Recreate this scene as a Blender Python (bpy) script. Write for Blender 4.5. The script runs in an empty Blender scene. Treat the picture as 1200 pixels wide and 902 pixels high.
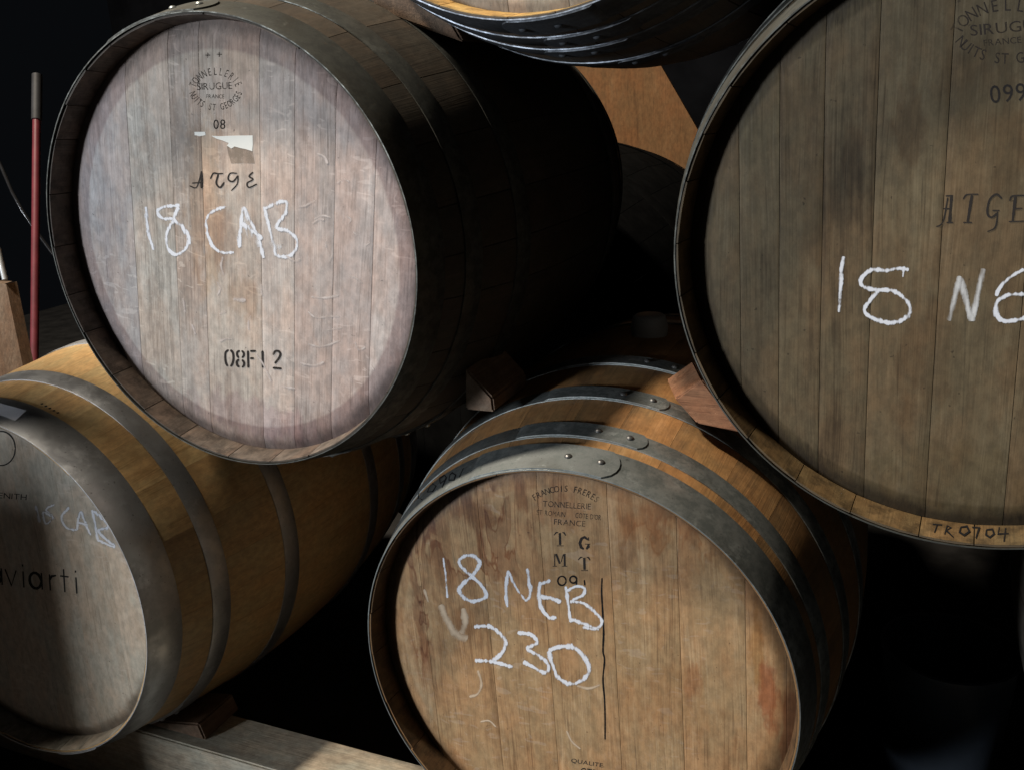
import bpy, math, random
import numpy as np
from mathutils import Vector, Matrix
random.seed(7)
S = bpy.context.scene
COL = S.collection

# ---------------------------------------------------------------- camera
F_PX, CX, CY = 1087.4, 600.0, 451.0          # photo 1200 x 902
def _n(v): v = np.array(v, float); return v/np.linalg.norm(v)
N_AX = _n((.452, -.341, 1.0))               # barrel axes in camera terms (x right, y down, z forward)
R_AX = np.array((.91807, .07611, -.38903)); R_AX = _n(R_AX-(R_AX@N_AX)*N_AX)
U_AX = np.cross(R_AX, N_AX)
BASIS = np.array([R_AX, N_AX, U_AX])        # world X along the row, Y into the stack, Z up; camera at CAM
FLOOR_DROP = 1.17
CAM = np.array((0.0, 0.0, FLOOR_DROP))
def c2w(c): return Vector(BASIS@np.array(c, float))
def pixdir(u, v): return c2w(((u-CX)/F_PX, (v-CY)/F_PX, 1.0))
CAMV = Vector(CAM)
cam = bpy.data.cameras.new('camera'); cam_o = bpy.data.objects.new('camera', cam); COL.objects.link(cam_o)
cam.sensor_width = 36; cam.lens = F_PX/1200*36; cam.clip_start = .02; cam.clip_end = 100
right, down, fwd = c2w((1, 0, 0)), c2w((0, 1, 0)), c2w((0, 0, 1))
m3 = Matrix((right, -down, -fwd)).transposed()
cam_o.matrix_world = Matrix.Translation(CAMV) @ m3.to_4x4()
S.camera = cam_o

# ---------------------------------------------------------------- light
w = bpy.data.worlds.new('World'); S.world = w; w.use_nodes = True
w.node_tree.nodes['Background'].inputs[0].default_value = (.6, .7, .85, 1)
w.node_tree.nodes['Background'].inputs[1].default_value = .004
def area(name, loc, target, size, power, col, size_y=None):
    l = bpy.data.lights.new(name, 'AREA'); l.energy = power; l.color = col; l.size = size
    if size_y: l.shape = 'RECTANGLE'; l.size_y = size_y
    else: l.shape = 'DISK'
    o = bpy.data.objects.new(name, l); COL.objects.link(o); o.location = Vector(loc)+CAMV
    d = Vector(target)-Vector(loc); o.rotation_euler = d.to_track_quat('-Z', 'Y').to_euler()
    return o
area('work_lamp', (-2.4, .25, 3.0), (-.8, 1.0, -.3), .26, 305, (1, .88, .72))
area('doorway_daylight', (-4.3, -4.8, .3), (-.4, .95, -.2), .55, 385, (.88, .94, 1), .9)
V = S.view_settings
V.view_transform = 'Standard'; V.look = 'None'; V.gamma = 1; V.use_curve_mapping = False; V.exposure = 0

# ---------------------------------------------------------------- helpers
def tag(o, label=None, cat=None, group=None, kind=None):
    for k, v in (('label', label), ('category', cat), ('group', group), ('kind', kind)):
        if v: o[k] = v
    return o
def empty(name, loc=(0, 0, 0)):
    o = bpy.data.objects.new(name, None); COL.objects.link(o); o.location = loc; o.empty_display_size = .05
    return o
def mesh(name, verts, faces, mat, parent=None, smooth=False, angle=35, uv=None):
    me = bpy.data.meshes.new(name); me.from_pydata([tuple(v) for v in verts], [], faces); me.validate()
    if uv is not None:
        l = me.uv_layers.new(name='UVMap')
        for lp in me.loops: l.data[lp.index].uv = uv[lp.vertex_index]
    if smooth:
        me.polygons.foreach_set('use_smooth', [True]*len(me.polygons)); me.set_sharp_from_angle(angle=math.radians(angle))
    me.materials.append(mat); me.update()
    o = bpy.data.objects.new(name, me); COL.objects.link(o)
    if parent: o.parent = parent
    return o
def fix_normals(me):
    import bmesh
    b = bmesh.new(); b.from_mesh(me); bmesh.ops.recalc_face_normals(b, faces=b.faces); b.to_mesh(me); b.free()

# ---------------------------------------------------------------- node helper
class NT:
    def __init__(s, name):
        s.mat = bpy.data.materials.new(name); s.mat.use_nodes = True; s.t = s.mat.node_tree
        s.bsdf = s.t.nodes['Principled BSDF']; s.out = s.t.nodes['Material Output']
    def new(s, ty, **kw):
        n = s.t.nodes.new(ty)
        for k, v in kw.items(): setattr(n, k, v)
        return n
    def set(s, sock, v):
        if isinstance(v, bpy.types.NodeSocket): s.t.links.new(v, sock)
        else: sock.default_value = v
    def math(s, op, a, b=0.0, c=0.0, clamp=False):
        n = s.new('ShaderNodeMath', operation=op, use_clamp=clamp)
        s.set(n.inputs[0], a); s.set(n.inputs[1], b)
        if op in ('MULTIPLY_ADD', 'SMOOTH_MIN'): s.set(n.inputs[2], c)
        return n.outputs[0]
    def vmath(s, op, a, b=(0, 0, 0)):
        n = s.new('ShaderNodeVectorMath', operation=op); s.set(n.inputs[0], a); s.set(n.inputs[1], b)
        return n.outputs['Value'] if op in ('LENGTH', 'DISTANCE', 'DOT_PRODUCT') else n.outputs[0]
    def noise(s, vec, scale=5, detail=3, rough=.55, dist=0, out=0):
        n = s.new('ShaderNodeTexNoise'); s.set(n.inputs['Vector'], vec); n.inputs['Scale'].default_value = scale
        n.inputs['Detail'].default_value = detail; n.inputs['Roughness'].default_value = rough; n.inputs['Distortion'].default_value = dist
        return n.outputs[out]
    def ramp(s, v, lo, hi, a=0.0, b=1.0):
        n = s.new('ShaderNodeMapRange', interpolation_type='SMOOTHSTEP'); s.set(n.inputs[0], v)
        n.inputs[1].default_value = lo; n.inputs[2].default_value = hi; n.inputs[3].default_value = a; n.inputs[4].default_value = b
        return n.outputs[0]
    def mix(s, f, a, b, mode='MIX'):
        n = s.new('ShaderNodeMix', data_type='RGBA', blend_type=mode); s.set(n.inputs[0], f)
        for i, v in ((6, a), (7, b)):
            if isinstance(v, tuple) and len(v) == 3: v = v+(1,)
            s.set(n.inputs[i], v)
        return n.outputs[2]
    def obj(s): return s.new('ShaderNodeTexCoord').outputs['Object']
    def uv(s): return s.new('ShaderNodeTexCoord').outputs['UV']
    def rand(s): return s.new('ShaderNodeObjectInfo').outputs['Random']
    def bump(s, h, strength=.3, dist=.001):
        n = s.new('ShaderNodeBump'); n.inputs['Strength'].default_value = strength; n.inputs['Distance'].default_value = dist
        s.set(n.inputs['Height'], h); s.t.links.new(n.outputs[0], s.bsdf.inputs['Normal'])
    def done(s, col, rough=.6, metal=0.0, spec=.4):
        s.set(s.bsdf.inputs['Base Color'], col if isinstance(col, bpy.types.NodeSocket) else tuple(col)+(1,))
        s.set(s.bsdf.inputs['Roughness'], rough); s.set(s.bsdf.inputs['Metallic'], metal)
        s.bsdf.inputs['Specular IOR Level'].default_value = spec
        return s.mat

def wood_color(n, p, c_dark, c_mid, c_light, tone=.35, fleck=0.0, fleck_col=(.8, .72, .66), streak=1.0):
    """p: grain runs along z of p (metres). returns colour, height"""
    r = n.rand()
    off = n.new('ShaderNodeCombineXYZ'); n.set(off.inputs[0], n.math('MULTIPLY', r, 37.0)); n.set(off.inputs[2], n.math('MULTIPLY', r, 11.0))
    q = n.vmath('ADD', p, off.outputs[0])
    warp = n.noise(n.vmath('MULTIPLY', q, (9, 9, 2.2)), 1, 2, .5, 0, 1)
    q2 = n.vmath('ADD', q, n.vmath('MULTIPLY', n.vmath('SUBTRACT', warp, (.5, .5, .5)), (.03, .0, .0)))
    fine = n.noise(n.vmath('MULTIPLY', q2, (520, 520, 9)), 1, 3, .6)
    pores = n.noise(n.vmath('MULTIPLY', q2, (430, 430, 11)), 1, 2, .6)
    band = n.noise(n.vmath('MULTIPLY', q2, (70, 70, 2.5)), 1, 3, .6)
    blot = n.noise(n.vmath('MULTIPLY', q, (13, 13, 6)), 1, 6, .68)
    v = n.math('ADD', n.math('MULTIPLY', fine, .46*streak), n.math('MULTIPLY', band, .38*streak))
    v = n.math('ADD', v, n.math('MULTIPLY', blot, .62))
    v = n.math('ADD', v, n.math('MULTIPLY', n.math('SUBTRACT', r, .5), tone))
    tot = .46*streak/2+.38*streak/2+.31
    v = n.math('SUBTRACT', v, tot-.5)
    c = n.mix(n.ramp(v, .28, .5), c_dark, c_mid); c = n.mix(n.ramp(v, .5, .74), c, c_light)
    c = n.mix(n.ramp(pores, .60, .74, 0, .42), c, tuple(x*.42 for x in c_dark))
    hue = n.noise(n.vmath('MULTIPLY', q, (17, 17, 9)), 1, 4, .65)
    c = n.mix(n.ramp(hue, .36, .64), n.mix(1.0, c, (1.05, .975, .91), 'MULTIPLY'), n.mix(1.0, c, (.94, 1.0, 1.015), 'MULTIPLY'))
    mot = n.noise(n.vmath('MULTIPLY', q, (105, 105, 60)), 1, 6, .72)
    val = n.ramp(mot, .32, .68, .81, 1.19); cv = n.new('ShaderNodeCombineXYZ')
    for i_ in range(3): n.set(cv.inputs[i_], val)
    c = n.mix(1.0, c, cv.outputs[0], 'MULTIPLY')
    speck = n.noise(q, 150, 2, .5); c = n.mix(n.ramp(speck, .73, .78, 0, .6), c, tuple(x*.35 for x in c_dark))
    if fleck:
        fl = n.noise(n.vmath('MULTIPLY', q, (34, 34, 95)), 1, 1.5, .5, 1.1)
        gate = n.ramp(n.noise(n.vmath('MULTIPLY', q, (11, 11, 6)), 1, 1, .5), .46, .6)
        worm = n.math('MULTIPLY', n.ramp(fl, .60, .66), gate)
        f2 = n.noise(n.vmath('MULTIPLY', q2, (130, 130, 120)), 1, 2, .5, .9)
        dash = n.math('MULTIPLY', n.ramp(f2, .56, .66), n.ramp(n.noise(n.vmath('MULTIPLY', q, (16, 16, 8)), 1, 1), .40, .6, 0, .4))
        m = n.math('MAXIMUM', worm, dash)
        c = n.mix(n.math('MULTIPLY', m, fleck), c, fleck_col)
    return c, n.math('ADD', n.math('MULTIPLY', fine, .6), n.math('MULTIPLY', pores, -.5)), q

def head_mat(name, cols, stains=(), ring=None, fleck=0., tone=.35, rough=.55, spec=.35, streak=1.0, radius=.27, tide=()):
    n = NT(name); p = n.obj()
    c, h, q = wood_color(n, p, *cols, tone=tone, fleck=fleck, streak=streak)
    wob = n.vmath('SUBTRACT', n.noise(n.vmath('MULTIPLY', p, (46, 0, 17)), 1, 5, .65, 0, 1), (.5, .5, .5))
    for (u, v, ru, rv, col, st) in stains:
        d = n.vmath('MULTIPLY', n.vmath('SUBTRACT', n.vmath('ADD', p, n.vmath('MULTIPLY', wob, (ru*2.6, 0, rv*2.2))), (u, 0, v)), (1/ru, 0, 1/rv))
        c = n.mix(n.math('MULTIPLY', n.ramp(n.vmath('LENGTH', d), .55, 1.1, 1, 0), st), c, col, 'MULTIPLY')
    rad = n.vmath('LENGTH', n.vmath('MULTIPLY', p, (1, 0, 1)))
    if ring:
        w_, col, st = ring
        c = n.mix(n.ramp(n.math('ADD', rad, n.math('MULTIPLY', n.noise(p, 30, 2), .004)), radius-w_, radius-w_+.005, 0, st), c, col, 'MULTIPLY')
    c = n.mix(1.0, c, n.new('ShaderNodeObjectInfo').outputs['Color'], 'MULTIPLY')
    for (u, v, ru, rv, col, st) in tide:
        d = n.vmath('MULTIPLY', n.vmath('SUBTRACT', p, (u, 0, v)), (1/ru, 0, 1/rv))
        nz = n.noise(n.vmath('MULTIPLY', p, (24, 24, 9)), 1, 3, .55, .7)
        ln = n.ramp(n.math('ABSOLUTE', n.math('SUBTRACT', nz, .52)), .0, .035, 1, 0); fillm = n.ramp(nz, .50, .54, 0, .55)
        c = n.mix(n.math('MULTIPLY', n.math('MULTIPLY', n.math('MAXIMUM', ln, fillm), n.ramp(n.vmath('LENGTH', d), .6, 1.1, 1, 0)), st), c, col, 'MULTIPLY')
    # darker towards the edge, in the corner against the chime
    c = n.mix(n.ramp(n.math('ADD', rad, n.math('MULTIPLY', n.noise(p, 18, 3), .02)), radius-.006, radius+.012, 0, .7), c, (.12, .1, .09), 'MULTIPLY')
    n.bump(h, .35, .0006)
    return n.done(c, n.ramp(h, -.2, .4, rough+.1, rough-.05), 0, spec)

def stave_mat(name, cols, dirt=(.10, .085, .07), dirt_amt=.5, tone=.4, rough=.6, spec=.3, inner=None):
    n = NT(name); p = n.obj()
    uv = n.uv(); sep = n.new('ShaderNodeSeparateXYZ'); n.set(sep.inputs[0], uv)
    cmb = n.new('ShaderNodeCombineXYZ'); n.set(cmb.inputs[0], sep.outputs[0]); n.set(cmb.inputs[2], sep.outputs[1])
    c, h, q = wood_color(n, cmb.outputs[0], *cols, tone=tone, streak=.8)
    d = n.noise(p, 7, 5, .65)
    c = n.mix(n.ramp(d, .42, .68, 0, dirt_amt), c, dirt)
    if inner:
        ci, h2, q2 = wood_color(n, cmb.outputs[0], *inner, tone=tone*.6, streak=.8)
        ci = n.mix(n.ramp(n.noise(p, 22, 5, .7), .40, .62, 0, .8), ci, tuple(x*.45 for x in inner[0]))
        c = n.mix(n.ramp(sep.outputs[1], 1.4, 1.5), c, ci)
    n.bump(h, .4, .0008)
    return n.done(c, rough, 0, spec)

def steel_mat(name, a, b, rough=.42, metal=.85, stain=(.10, .085, .07), stain_amt=.4, scale=26):
    n = NT(name); p = n.obj()
    r = n.rand(); off = n.new('ShaderNodeCombineXYZ'); n.set(off.inputs[0], n.math('MULTIPLY', r, 9.0))
    q = n.vmath('ADD', p, off.outputs[0])
    sp = n.noise(q, scale*2.4, 4, .7); bl = n.noise(q, scale*.35, 4, .6)
    c = n.mix(n.ramp(sp, .35, .66), a, b)
    c = n.mix(n.ramp(bl, .45, .7, 0, stain_amt), c, stain)
    wht = n.noise(q, scale*1.1, 6, .75); c = n.mix(n.ramp(wht, .56, .66, 0, .35), c, tuple(min(1, x*1.7) for x in b))
    rust = n.noise(q, scale*1.7, 6, .75); c = n.mix(n.ramp(rust, .62, .72, 0, .5*stain_amt), c, (.13, .065, .03))
    dots = n.noise(q, 210, 2, .5); c = n.mix(n.ramp(dots, .68, .74, 0, .5), c, (.05, .04, .035))
    n.bump(n.math('ADD', sp, n.math('MULTIPLY', bl, .5)), .25, .0008)
    return n.done(c, n.ramp(sp, .3, .7, rough+.16, rough-.06), metal, .5)

def plain_mat(name, col, rough=.6, spec=.3, var=.35, scale=20, metal=0.):
    n = NT(name); p = n.obj(); v = n.noise(p, scale, 5, .65)
    c = n.mix(n.ramp(v, .3, .7), tuple(x*(1-var) for x in col), tuple(min(1, x*(1+var)) for x in col))
    n.bump(v, .2, .001)
    return n.done(c, rough, metal, spec)

def block_mat(name, cols, axis='Y', tone=.2):
    n = NT(name); p = n.obj(); sep = n.new('ShaderNodeSeparateXYZ'); n.set(sep.inputs[0], p)
    cmb = n.new('ShaderNodeCombineXYZ')
    a = {'X': (1, 2, 0), 'Y': (0, 2, 1), 'Z': (0, 1, 2)}[axis]
    for i in range(3): n.set(cmb.inputs[i], sep.outputs[a[i]])
    c, h, q = wood_color(n, cmb.outputs[0], *cols, tone=tone)
    n.bump(h, .5, .001)
    return n.done(c, .7, 0, .25)

def ink_mat(name, col, cover=.5, soft=.08, grain=(260, 260, 26), rough=.8, edge=.0):
    """worn ink or chalk: broken up along the wood grain with a real transparent mask"""
    n = NT(name); p = n.obj()
    v = n.noise(n.vmath('MULTIPLY', p, grain), 1, 3, .65)
    big = n.noise(p, 45, 3, .6)
    v = n.math('ADD', n.math('MULTIPLY', v, .58), n.math('MULTIPLY', big, .42))
    if edge:
        sep = n.new('ShaderNodeSeparateXYZ'); n.set(sep.inputs[0], n.uv())
        v = n.math('SUBTRACT', v, n.math('MULTIPLY', n.math('POWER', n.math('ABSOLUTE', sep.outputs[0]), 1.7), edge))
    a = n.ramp(v, .5-cover*.25-soft, .5-cover*.25+soft)
    n.done(col, rough, 0, .1)
    n.set(n.bsdf.inputs['Alpha'], a)
    return n.mat

# ---------------------------------------------------------------- barrels
L_B, RH, RB, HEAD_IN = .855, .2880, .349, .031
class Barrel:
    def __init__(b, c, axis, label, mats, hoops, roll=0, phi=0.0, name='wine_barrel', rb=RB, scale=1.0, nst=27, seed=1, world=None, joints=None, length=None, rh=RH, gap=.0005, sgap=None, tints=None):
        b.L, b.rh, b.rb = (length or L_B)*scale, rh*scale, rb*scale; b.gap = gap; b.sgap = sgap or gap; b.tints = tints
        b.hin = HEAD_IN
        if world: P, ax = Vector(world[0]), Vector(world[1]).normalized()
        else: P, ax = c2w(c), c2w(axis).normalized()
        P = P+CAMV
        x = ax.cross(Vector((0, 0, 1))).normalized(); z = x.cross(ax)
        b.rot = Matrix((x, ax, z)).transposed()
        b.M = Matrix.Translation(P) @ b.rot.to_4x4()       # head-centred frame: x right, y into barrel, z up
        b.Mi = b.M.inverted()
        b.root = empty(name); b.root.matrix_world = b.M @ Matrix.Translation((0, b.L/2, -b.rb))
        tag(b.root, label, 'barrel', 'oak wine barrels in the stack')
        b.off = Vector((0, -b.L/2, b.rb)); b.rng = random.Random(seed); b.mats = mats; b.phi = phi
        b.staves(nst); b.head(joints)
        for h in hoops: b.hoop(*h)
    def put(b, o, roty=0.0):
        o.parent = b.root; o.location = b.off; o.rotation_euler = (0, roty, 0); return o
    def Ro(b, s): t = min(1, max(-1, 2*s/b.L-1)); return b.rh+(b.rb-b.rh)*(1-abs(t)**2.05)
    def Ri(b, s):
        s2 = min(s, b.L-s)
        th = .0028+(.0165-.0028)*min(1, s2/.034)
        return b.Ro(s)-th
    def staves(b, nst):
        ws = [b.rng.uniform(.75, 1.3) for _ in range(nst)]; k = 2*math.pi/sum(ws); a = b.rng.uniform(0, 6)
        so = [0, .002, .012, .034, .07, .12, .19, .27, .36]; so = so+[b.L/2]+[b.L-x for x in reversed(so)]
        for w_ in ws:
            a0, a1 = a, a+w_*k; a = a1; mid = (a0+a1)/2; dip = .0006 if b.sgap > .0003 else 0.0
            na = 5; V_, F_, UV = [], [], []; dz = b.rng.uniform(-.0012, .0012); j = b.rng.uniform(0, 3)
            for s in so:
                ss = s+(dz if s == 0 or s == b.L else 0)
                for side in (0, 1):
                    for i in range(na):
                        g = (.0006 if side == 1 and s <= .034 else b.sgap)/b.rh
                        t = i/(na-1); ang = a0+g+(a1-a0-2*g)*t-mid
                        R = b.Ro(s) if side == 0 else b.Ri(s)
                        if side == 0 and i in (0, na-1): R -= dip
                        if side == 1 and i in (0, na-1): R += dip*.7
                        V_.append((R*math.sin(ang), ss, R*math.cos(ang))); UV.append((ang*R+j, s+side*2))
            m = 2*na
            for q in range(len(so)-1):
                for i in range(na-1):
                    o_ = q*m+i; F_.append((o_, o_+1, o_+1+m, o_+m)); o_ += na; F_.append((o_+1, o_, o_+m, o_+1+m))
                o_ = q*m; F_.append((o_+na, o_, o_+m, o_+na+m)); F_.append((o_+na-1, o_+2*na-1, o_+2*na-1+m, o_+na-1+m))
            for i in range(na-1):
                F_.append((i+1, i, i+na, i+na+1)); e = (len(so)-1)*m; F_.append((e+i, e+i+1, e+i+na+1, e+i+na))
            o = mesh('stave', V_, F_, b.mats['stave'], None, True, 30, UV); b.put(o, mid)
    def head(b, joints):
        R = b.Ri(b.hin)+.003; b.headR = R
        us = [-R]+sorted(joints or [(-.62+.25*i)*R for i in range(6)])+[R]
        for back in (0, 1):
            for kb, (x0, x1) in enumerate(zip(us[:-1], us[1:])):
                if back and not b.mats.get('back'): continue
                V_, F_ = [], []; nx, ny = 9, 17; g = b.gap*.6
                dep = b.rng.uniform(0, 1)*b.gap*.2
                for side in (0, 1):
                    for i in range(nx):
                        x = x0+g+(x1-x0-2*g)*(.5-.5*math.cos(math.pi*i/(nx-1)) if i not in (0, nx-1) else i/(nx-1))
                        yl = math.sqrt(max(R*R-x*x, 1e-8))
                        for k in range(ny):
                            t = -1+2*k/(ny-1); t = math.copysign(abs(t)**.6, t); z = yl*t; r = math.hypot(x, z)
                            y = b.hin+dep+max(0, r-(R-.024))*.22 + ((.0003 if b.gap > .0003 else 0) if i in (0, nx-1) else 0)
                            if side: y = b.hin+.022
                            V_.append((x, y, z))
                n1 = nx*ny
                for i in range(nx-1):
                    for k in range(ny-1):
                        a = i*ny+k; F_.append((a, a+ny, a+ny+1, a+1)); a += n1; F_.append((a, a+1, a+ny+1, a+ny))
                for k in range(ny-1):
                    F_.append((k+1, k+1+n1, k+n1, k)); e = (nx-1)*ny+k; F_.append((e, e+n1, e+1+n1, e+1))
                if back: V_ = [(v[0], b.L-v[1], v[2]) for v in V_]; F_ = [f[::-1] for f in F_]
                hb = b.put(mesh('head_board', V_, F_, b.mats['head'], None, True, 25), b.phi)
                if b.tints: hb.color = tuple(b.tints[kb % len(b.tints)])+(1,)
    def hoop(b, s0, w_, lap=None, mat='hoop', seg=112):
        g, th = .0002, .0017; s1 = s0+w_
        if s0 == 0: s0 = -.0022
        prof = [(s0, b.Ro(s0)+g), (s0, b.Ro(s0)+g+th*.8), (s0+.0008, b.Ro(s0)+g+th), (s1-.0008, b.Ro(s1)+g+th), (s1, b.Ro(s1)+g+th*.8), (s1, b.Ro(s1)+g)]
        V_, F_ = [], []; n = len(prof)
        for k in range(seg):
            a = 2*math.pi*k/seg; wob = .0005*math.sin(3*a+b.rng.random()*.3)
            for (s, r) in prof: V_.append((r*math.sin(a), s+wob, r*math.cos(a)))
        for k in range(seg):
            for i in range(n): F_.append((k*n+i, k*n+(i+1) % n, ((k+1) % seg)*n+(i+1) % n, ((k+1) % seg)*n+i))
        ho = mesh('hoop', V_, F_, b.mats[mat], None, True, 40); ho.data.materials.append(b.mats.get('edge', edge_steel)); fix_normals(ho.data); b.put(ho)
        ho.data.polygons.foreach_set('material_index', [1 if (q % n) in (0, 1) and (s0 == 0 or b.mats.get('edge')) else 0 for q in range(len(ho.data.polygons))])
        if lap is None: lap = (b.rng.uniform(150, 210), .11)
        a1, ln = math.radians(lap[0]), lap[1]            # end angle (0 = top, + to the right), length in metres
        r0 = b.Ro(s0); da = ln/r0; nA, nW = 22, 6; V_, F_ = [], []
        for lay in (0, 1):
            for i in range(nA+1):
                for j in range(nW+1):
                    t, q = i/nA, j/nW
                    # rounded free end: shorten along the edges
                    sh = (1-math.sqrt(max(0, 1-(2*q-1)**2*.75)))*w_*.55/r0
                    ang = a1-da+(da-sh)*t; s = s0+.0005+(w_-.001)*q
                    r = b.Ro(s0)+(b.Ro(s1)-b.Ro(s0))*q+g+th+(.0019 if lay == 0 else .0001)
                    if i == 0: r = r-.0018 if lay == 0 else r
                    V_.append((r*math.sin(ang), s, r*math.cos(ang)))
        n1 = (nA+1)*(nW+1)
        for i in range(nA):
            for j in range(nW):
                o_ = i*(nW+1)+j; F_.append((o_, o_+1, o_+nW+2, o_+nW+1)); o_ += n1; F_.append((o_+nW+1, o_+nW+2, o_+1, o_))
        for i in range(nA):
            for o_ in (i*(nW+1), i*(nW+1)+nW): F_.append((o_, o_+nW+1, o_+nW+1+n1, o_+n1))
        for j in range(nW):
            o_ = nA*(nW+1)+j; F_.append((o_, o_+1, o_+1+n1, o_+n1))
        lp = mesh('hoop_overlap', V_, F_, b.mats[mat], ho, True, 40); fix_normals(lp.data)
        for k in range(2):
            ang = a1-(.022+.040*k)/r0; s = s0+w_*.52; r = (b.Ro(s0)+b.Ro(s1))/2+g+th+.0018
            V_, F_ = [(0, 0, .0034)], []
            for q, (rr, hh) in enumerate(((.003, .0029), (.0046, .0016), (.0052, 0))):
                for i in range(12): V_.append((rr*math.cos(i*math.pi/6), rr*math.sin(i*math.pi/6), hh))
            for i in range(12):
                F_.append((0, 1+i, 1+(i+1) % 12))
                for q in (0, 1): F_.append((1+q*12+i, 13+q*12+i, 13+q*12+(i+1) % 12, 1+q*12+(i+1) % 12))
            rv = mesh('rivet', V_, F_, b.mats.get('rivet', b.mats[mat]), ho, True, 60)
            rv.location = (r*math.sin(ang), s, r*math.cos(ang)); rv.rotation_euler = (0, ang, 0)
        return ho
    # photo pixel -> point on this barrel, in the head-centred frame
    def ray(b, u, v): return b.Mi @ CAMV, (b.Mi.to_3x3() @ pixdir(u, v))
    def on_head(b, u, v, lift=.00016):
        o, d = b.ray(u, v); t = (b.hin-lift-o.y)/d.y; return o+d*t
    def on_surf(b, u, v, fun, lift, outer=True):
        o, d = b.ray(u, v)
        def f(t):
            p = o+d*t; s = min(max(p.y, 0), b.L); return math.hypot(p.x, p.z)-(fun(s)+lift)
        t0 = (-o.y)/d.y if d.y > 0 else .1; 
        if outer: t0 *= .8
        t = t0; f0 = f(t)
        while t < t0+2:
            t2 = t+.004; f2 = f(t2)
            if f0*f2 < 0:
                for _ in range(30):
                    tm = (t+t2)/2
                    if f(tm)*f0 > 0: t = tm
                    else: t2 = tm
                return o+d*t
            t, f0 = t2, f2
        return o+d*t0
    def head_uv(b, u, v):
        p = b.on_head(u, v); c, s = math.cos(-b.phi), math.sin(-b.phi)
        return (c*p.x+s*p.z, -s*p.x+c*p.z)

# ---------------------------------------------------------------- writing (laid out in photo pixels, set down on the real surface)
def smooth_pts(P, step=1.2):
    P = [np.array(p, float) for p in P]
    if len(P) == 2: P = [P[0], (P[0]+P[1])/2, P[1]]
    Q = [2*P[0]-P[1]]+P+[2*P[-1]-P[-2]]; out = []
    for i in range(1, len(Q)-2):
        n = max(2, int(np.linalg.norm(Q[i+1]-Q[i])/step))
        for k in range(n):
            t = k/n
            out.append(.5*((2*Q[i])+(-Q[i-1]+Q[i+1])*t+(2*Q[i-1]-5*Q[i]+4*Q[i+1]-Q[i+2])*t*t+(-Q[i-1]+3*Q[i]-3*Q[i+1]+Q[i+2])*t**3))
    out.append(P[-1]); return out
def strokes(name, b, mat, data, width, proj=None, lift=.00016, jitter=.12, seed=3, smooth=True):
    rng = random.Random(seed); V_, F_, UV = [], [], []
    for k, st in enumerate(data):
        wd = width
        if isinstance(st, tuple) and isinstance(st[1], (int, float)) and isinstance(st[0], list): st, wd = st
        P = smooth_pts(st) if smooth else [np.array(p, float) for p in st]; n = len(P); base = len(V_); ww = 1.0
        for i, p in enumerate(P):
            d = P[min(i+1, n-1)]-P[max(i-1, 0)]; d = d/(np.linalg.norm(d)+1e-9); nr = np.array((-d[1], d[0]))
            ww += (rng.uniform(-jitter, jitter)+(1-ww)*.22)
            e = .55 if i in (0, n-1) else 1
            for q in (-1, -.5, 0, .5, 1):
                pp = p+nr*wd/2*ww*e*q; lf = lift+.00001*k+.00002*i/n
                V_.append(proj(pp[0], pp[1], lf) if proj else b.on_head(pp[0], pp[1], lf)); UV.append((q, i*.1))
        for i in range(n-1):
            for q in range(4):
                o_ = base+i*5+q; F_.append((o_, o_+1, o_+6, o_+5))
    return b.put(mesh(name, V_, F_, mat, None, False, uv=UV))
_gl = {}
def glyph(ch):
    if ch not in _gl:
        cu = bpy.data.curves.new('g', 'FONT'); cu.body = ch; cu.resolution_u = 3; ob = bpy.data.objects.new('g', cu)
        COL.objects.link(ob); bpy.context.view_layer.update()
        me = bpy.data.meshes.new_from_object(ob.evaluated_get(bpy.context.evaluated_depsgraph_get()))
        v = np.array([x.co[:2] for x in me.vertices]) if len(me.vertices) else np.zeros((0, 2)); f = [tuple(p.vertices) for p in me.polygons]
        bpy.data.objects.remove(ob); bpy.data.curves.remove(cu); bpy.data.meshes.remove(me); _gl[ch] = (v, f)
    return _gl[ch]
def cap_h(): v, _ = glyph('H'); return v[:, 1].max()
def lay_line(text, p0, p1, h, bold=0.0):
    """text set between two baseline pixels, cap height h"""
    k = h/cap_h(); adv, x = [], 0.0
    for ch in text:
        v, _ = glyph(ch); w_ = (v[:, 0].max()-v[:, 0].min()) if len(v) else .3
        adv.append((x, v[:, 0].min() if len(v) else 0)); x += w_+.11
    tot = x-.11; p0, p1 = np.array(p0, float), np.array(p1, float); ex = (p1-p0)/tot; d = _n(p1-p0); ey = np.array((d[1], -d[0]))*k
    out = []
    for ch, (x0, m) in zip(text, adv):
        v, f = glyph(ch)
        if len(v): out.append(([p0+ex*(x0+a[0]-m)+ey*a[1] for a in v], f))
    return out
def lay_arc(text, c, rx, ry, a0, a1, h, wid=1.0, below=False, tilt=0.0):
    """letters spread along an ellipse arc from a0 to a1 degrees (0 = right, 90 = up)"""
    k = h/cap_h(); out = []; n = len(text)
    for i, ch in enumerate(text):
        v, f = glyph(ch)
        if not len(v): continue
        a = math.radians(a0+(a1-a0)*i/(n-1)+tilt); p = np.array((c[0]+rx*math.cos(a), c[1]-ry*math.sin(a)))
        tx = np.array((-rx*math.sin(a), -ry*math.cos(a))); tx = _n(tx)*(1 if below else -1); ty = np.array((tx[1], -tx[0]))
        mx = (v[:, 0].max()+v[:, 0].min())/2
        out.append(([p+tx*(q[0]-mx)*k*wid+ty*(q[1]*k-h/2) for q in v], f))
    return out
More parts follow.
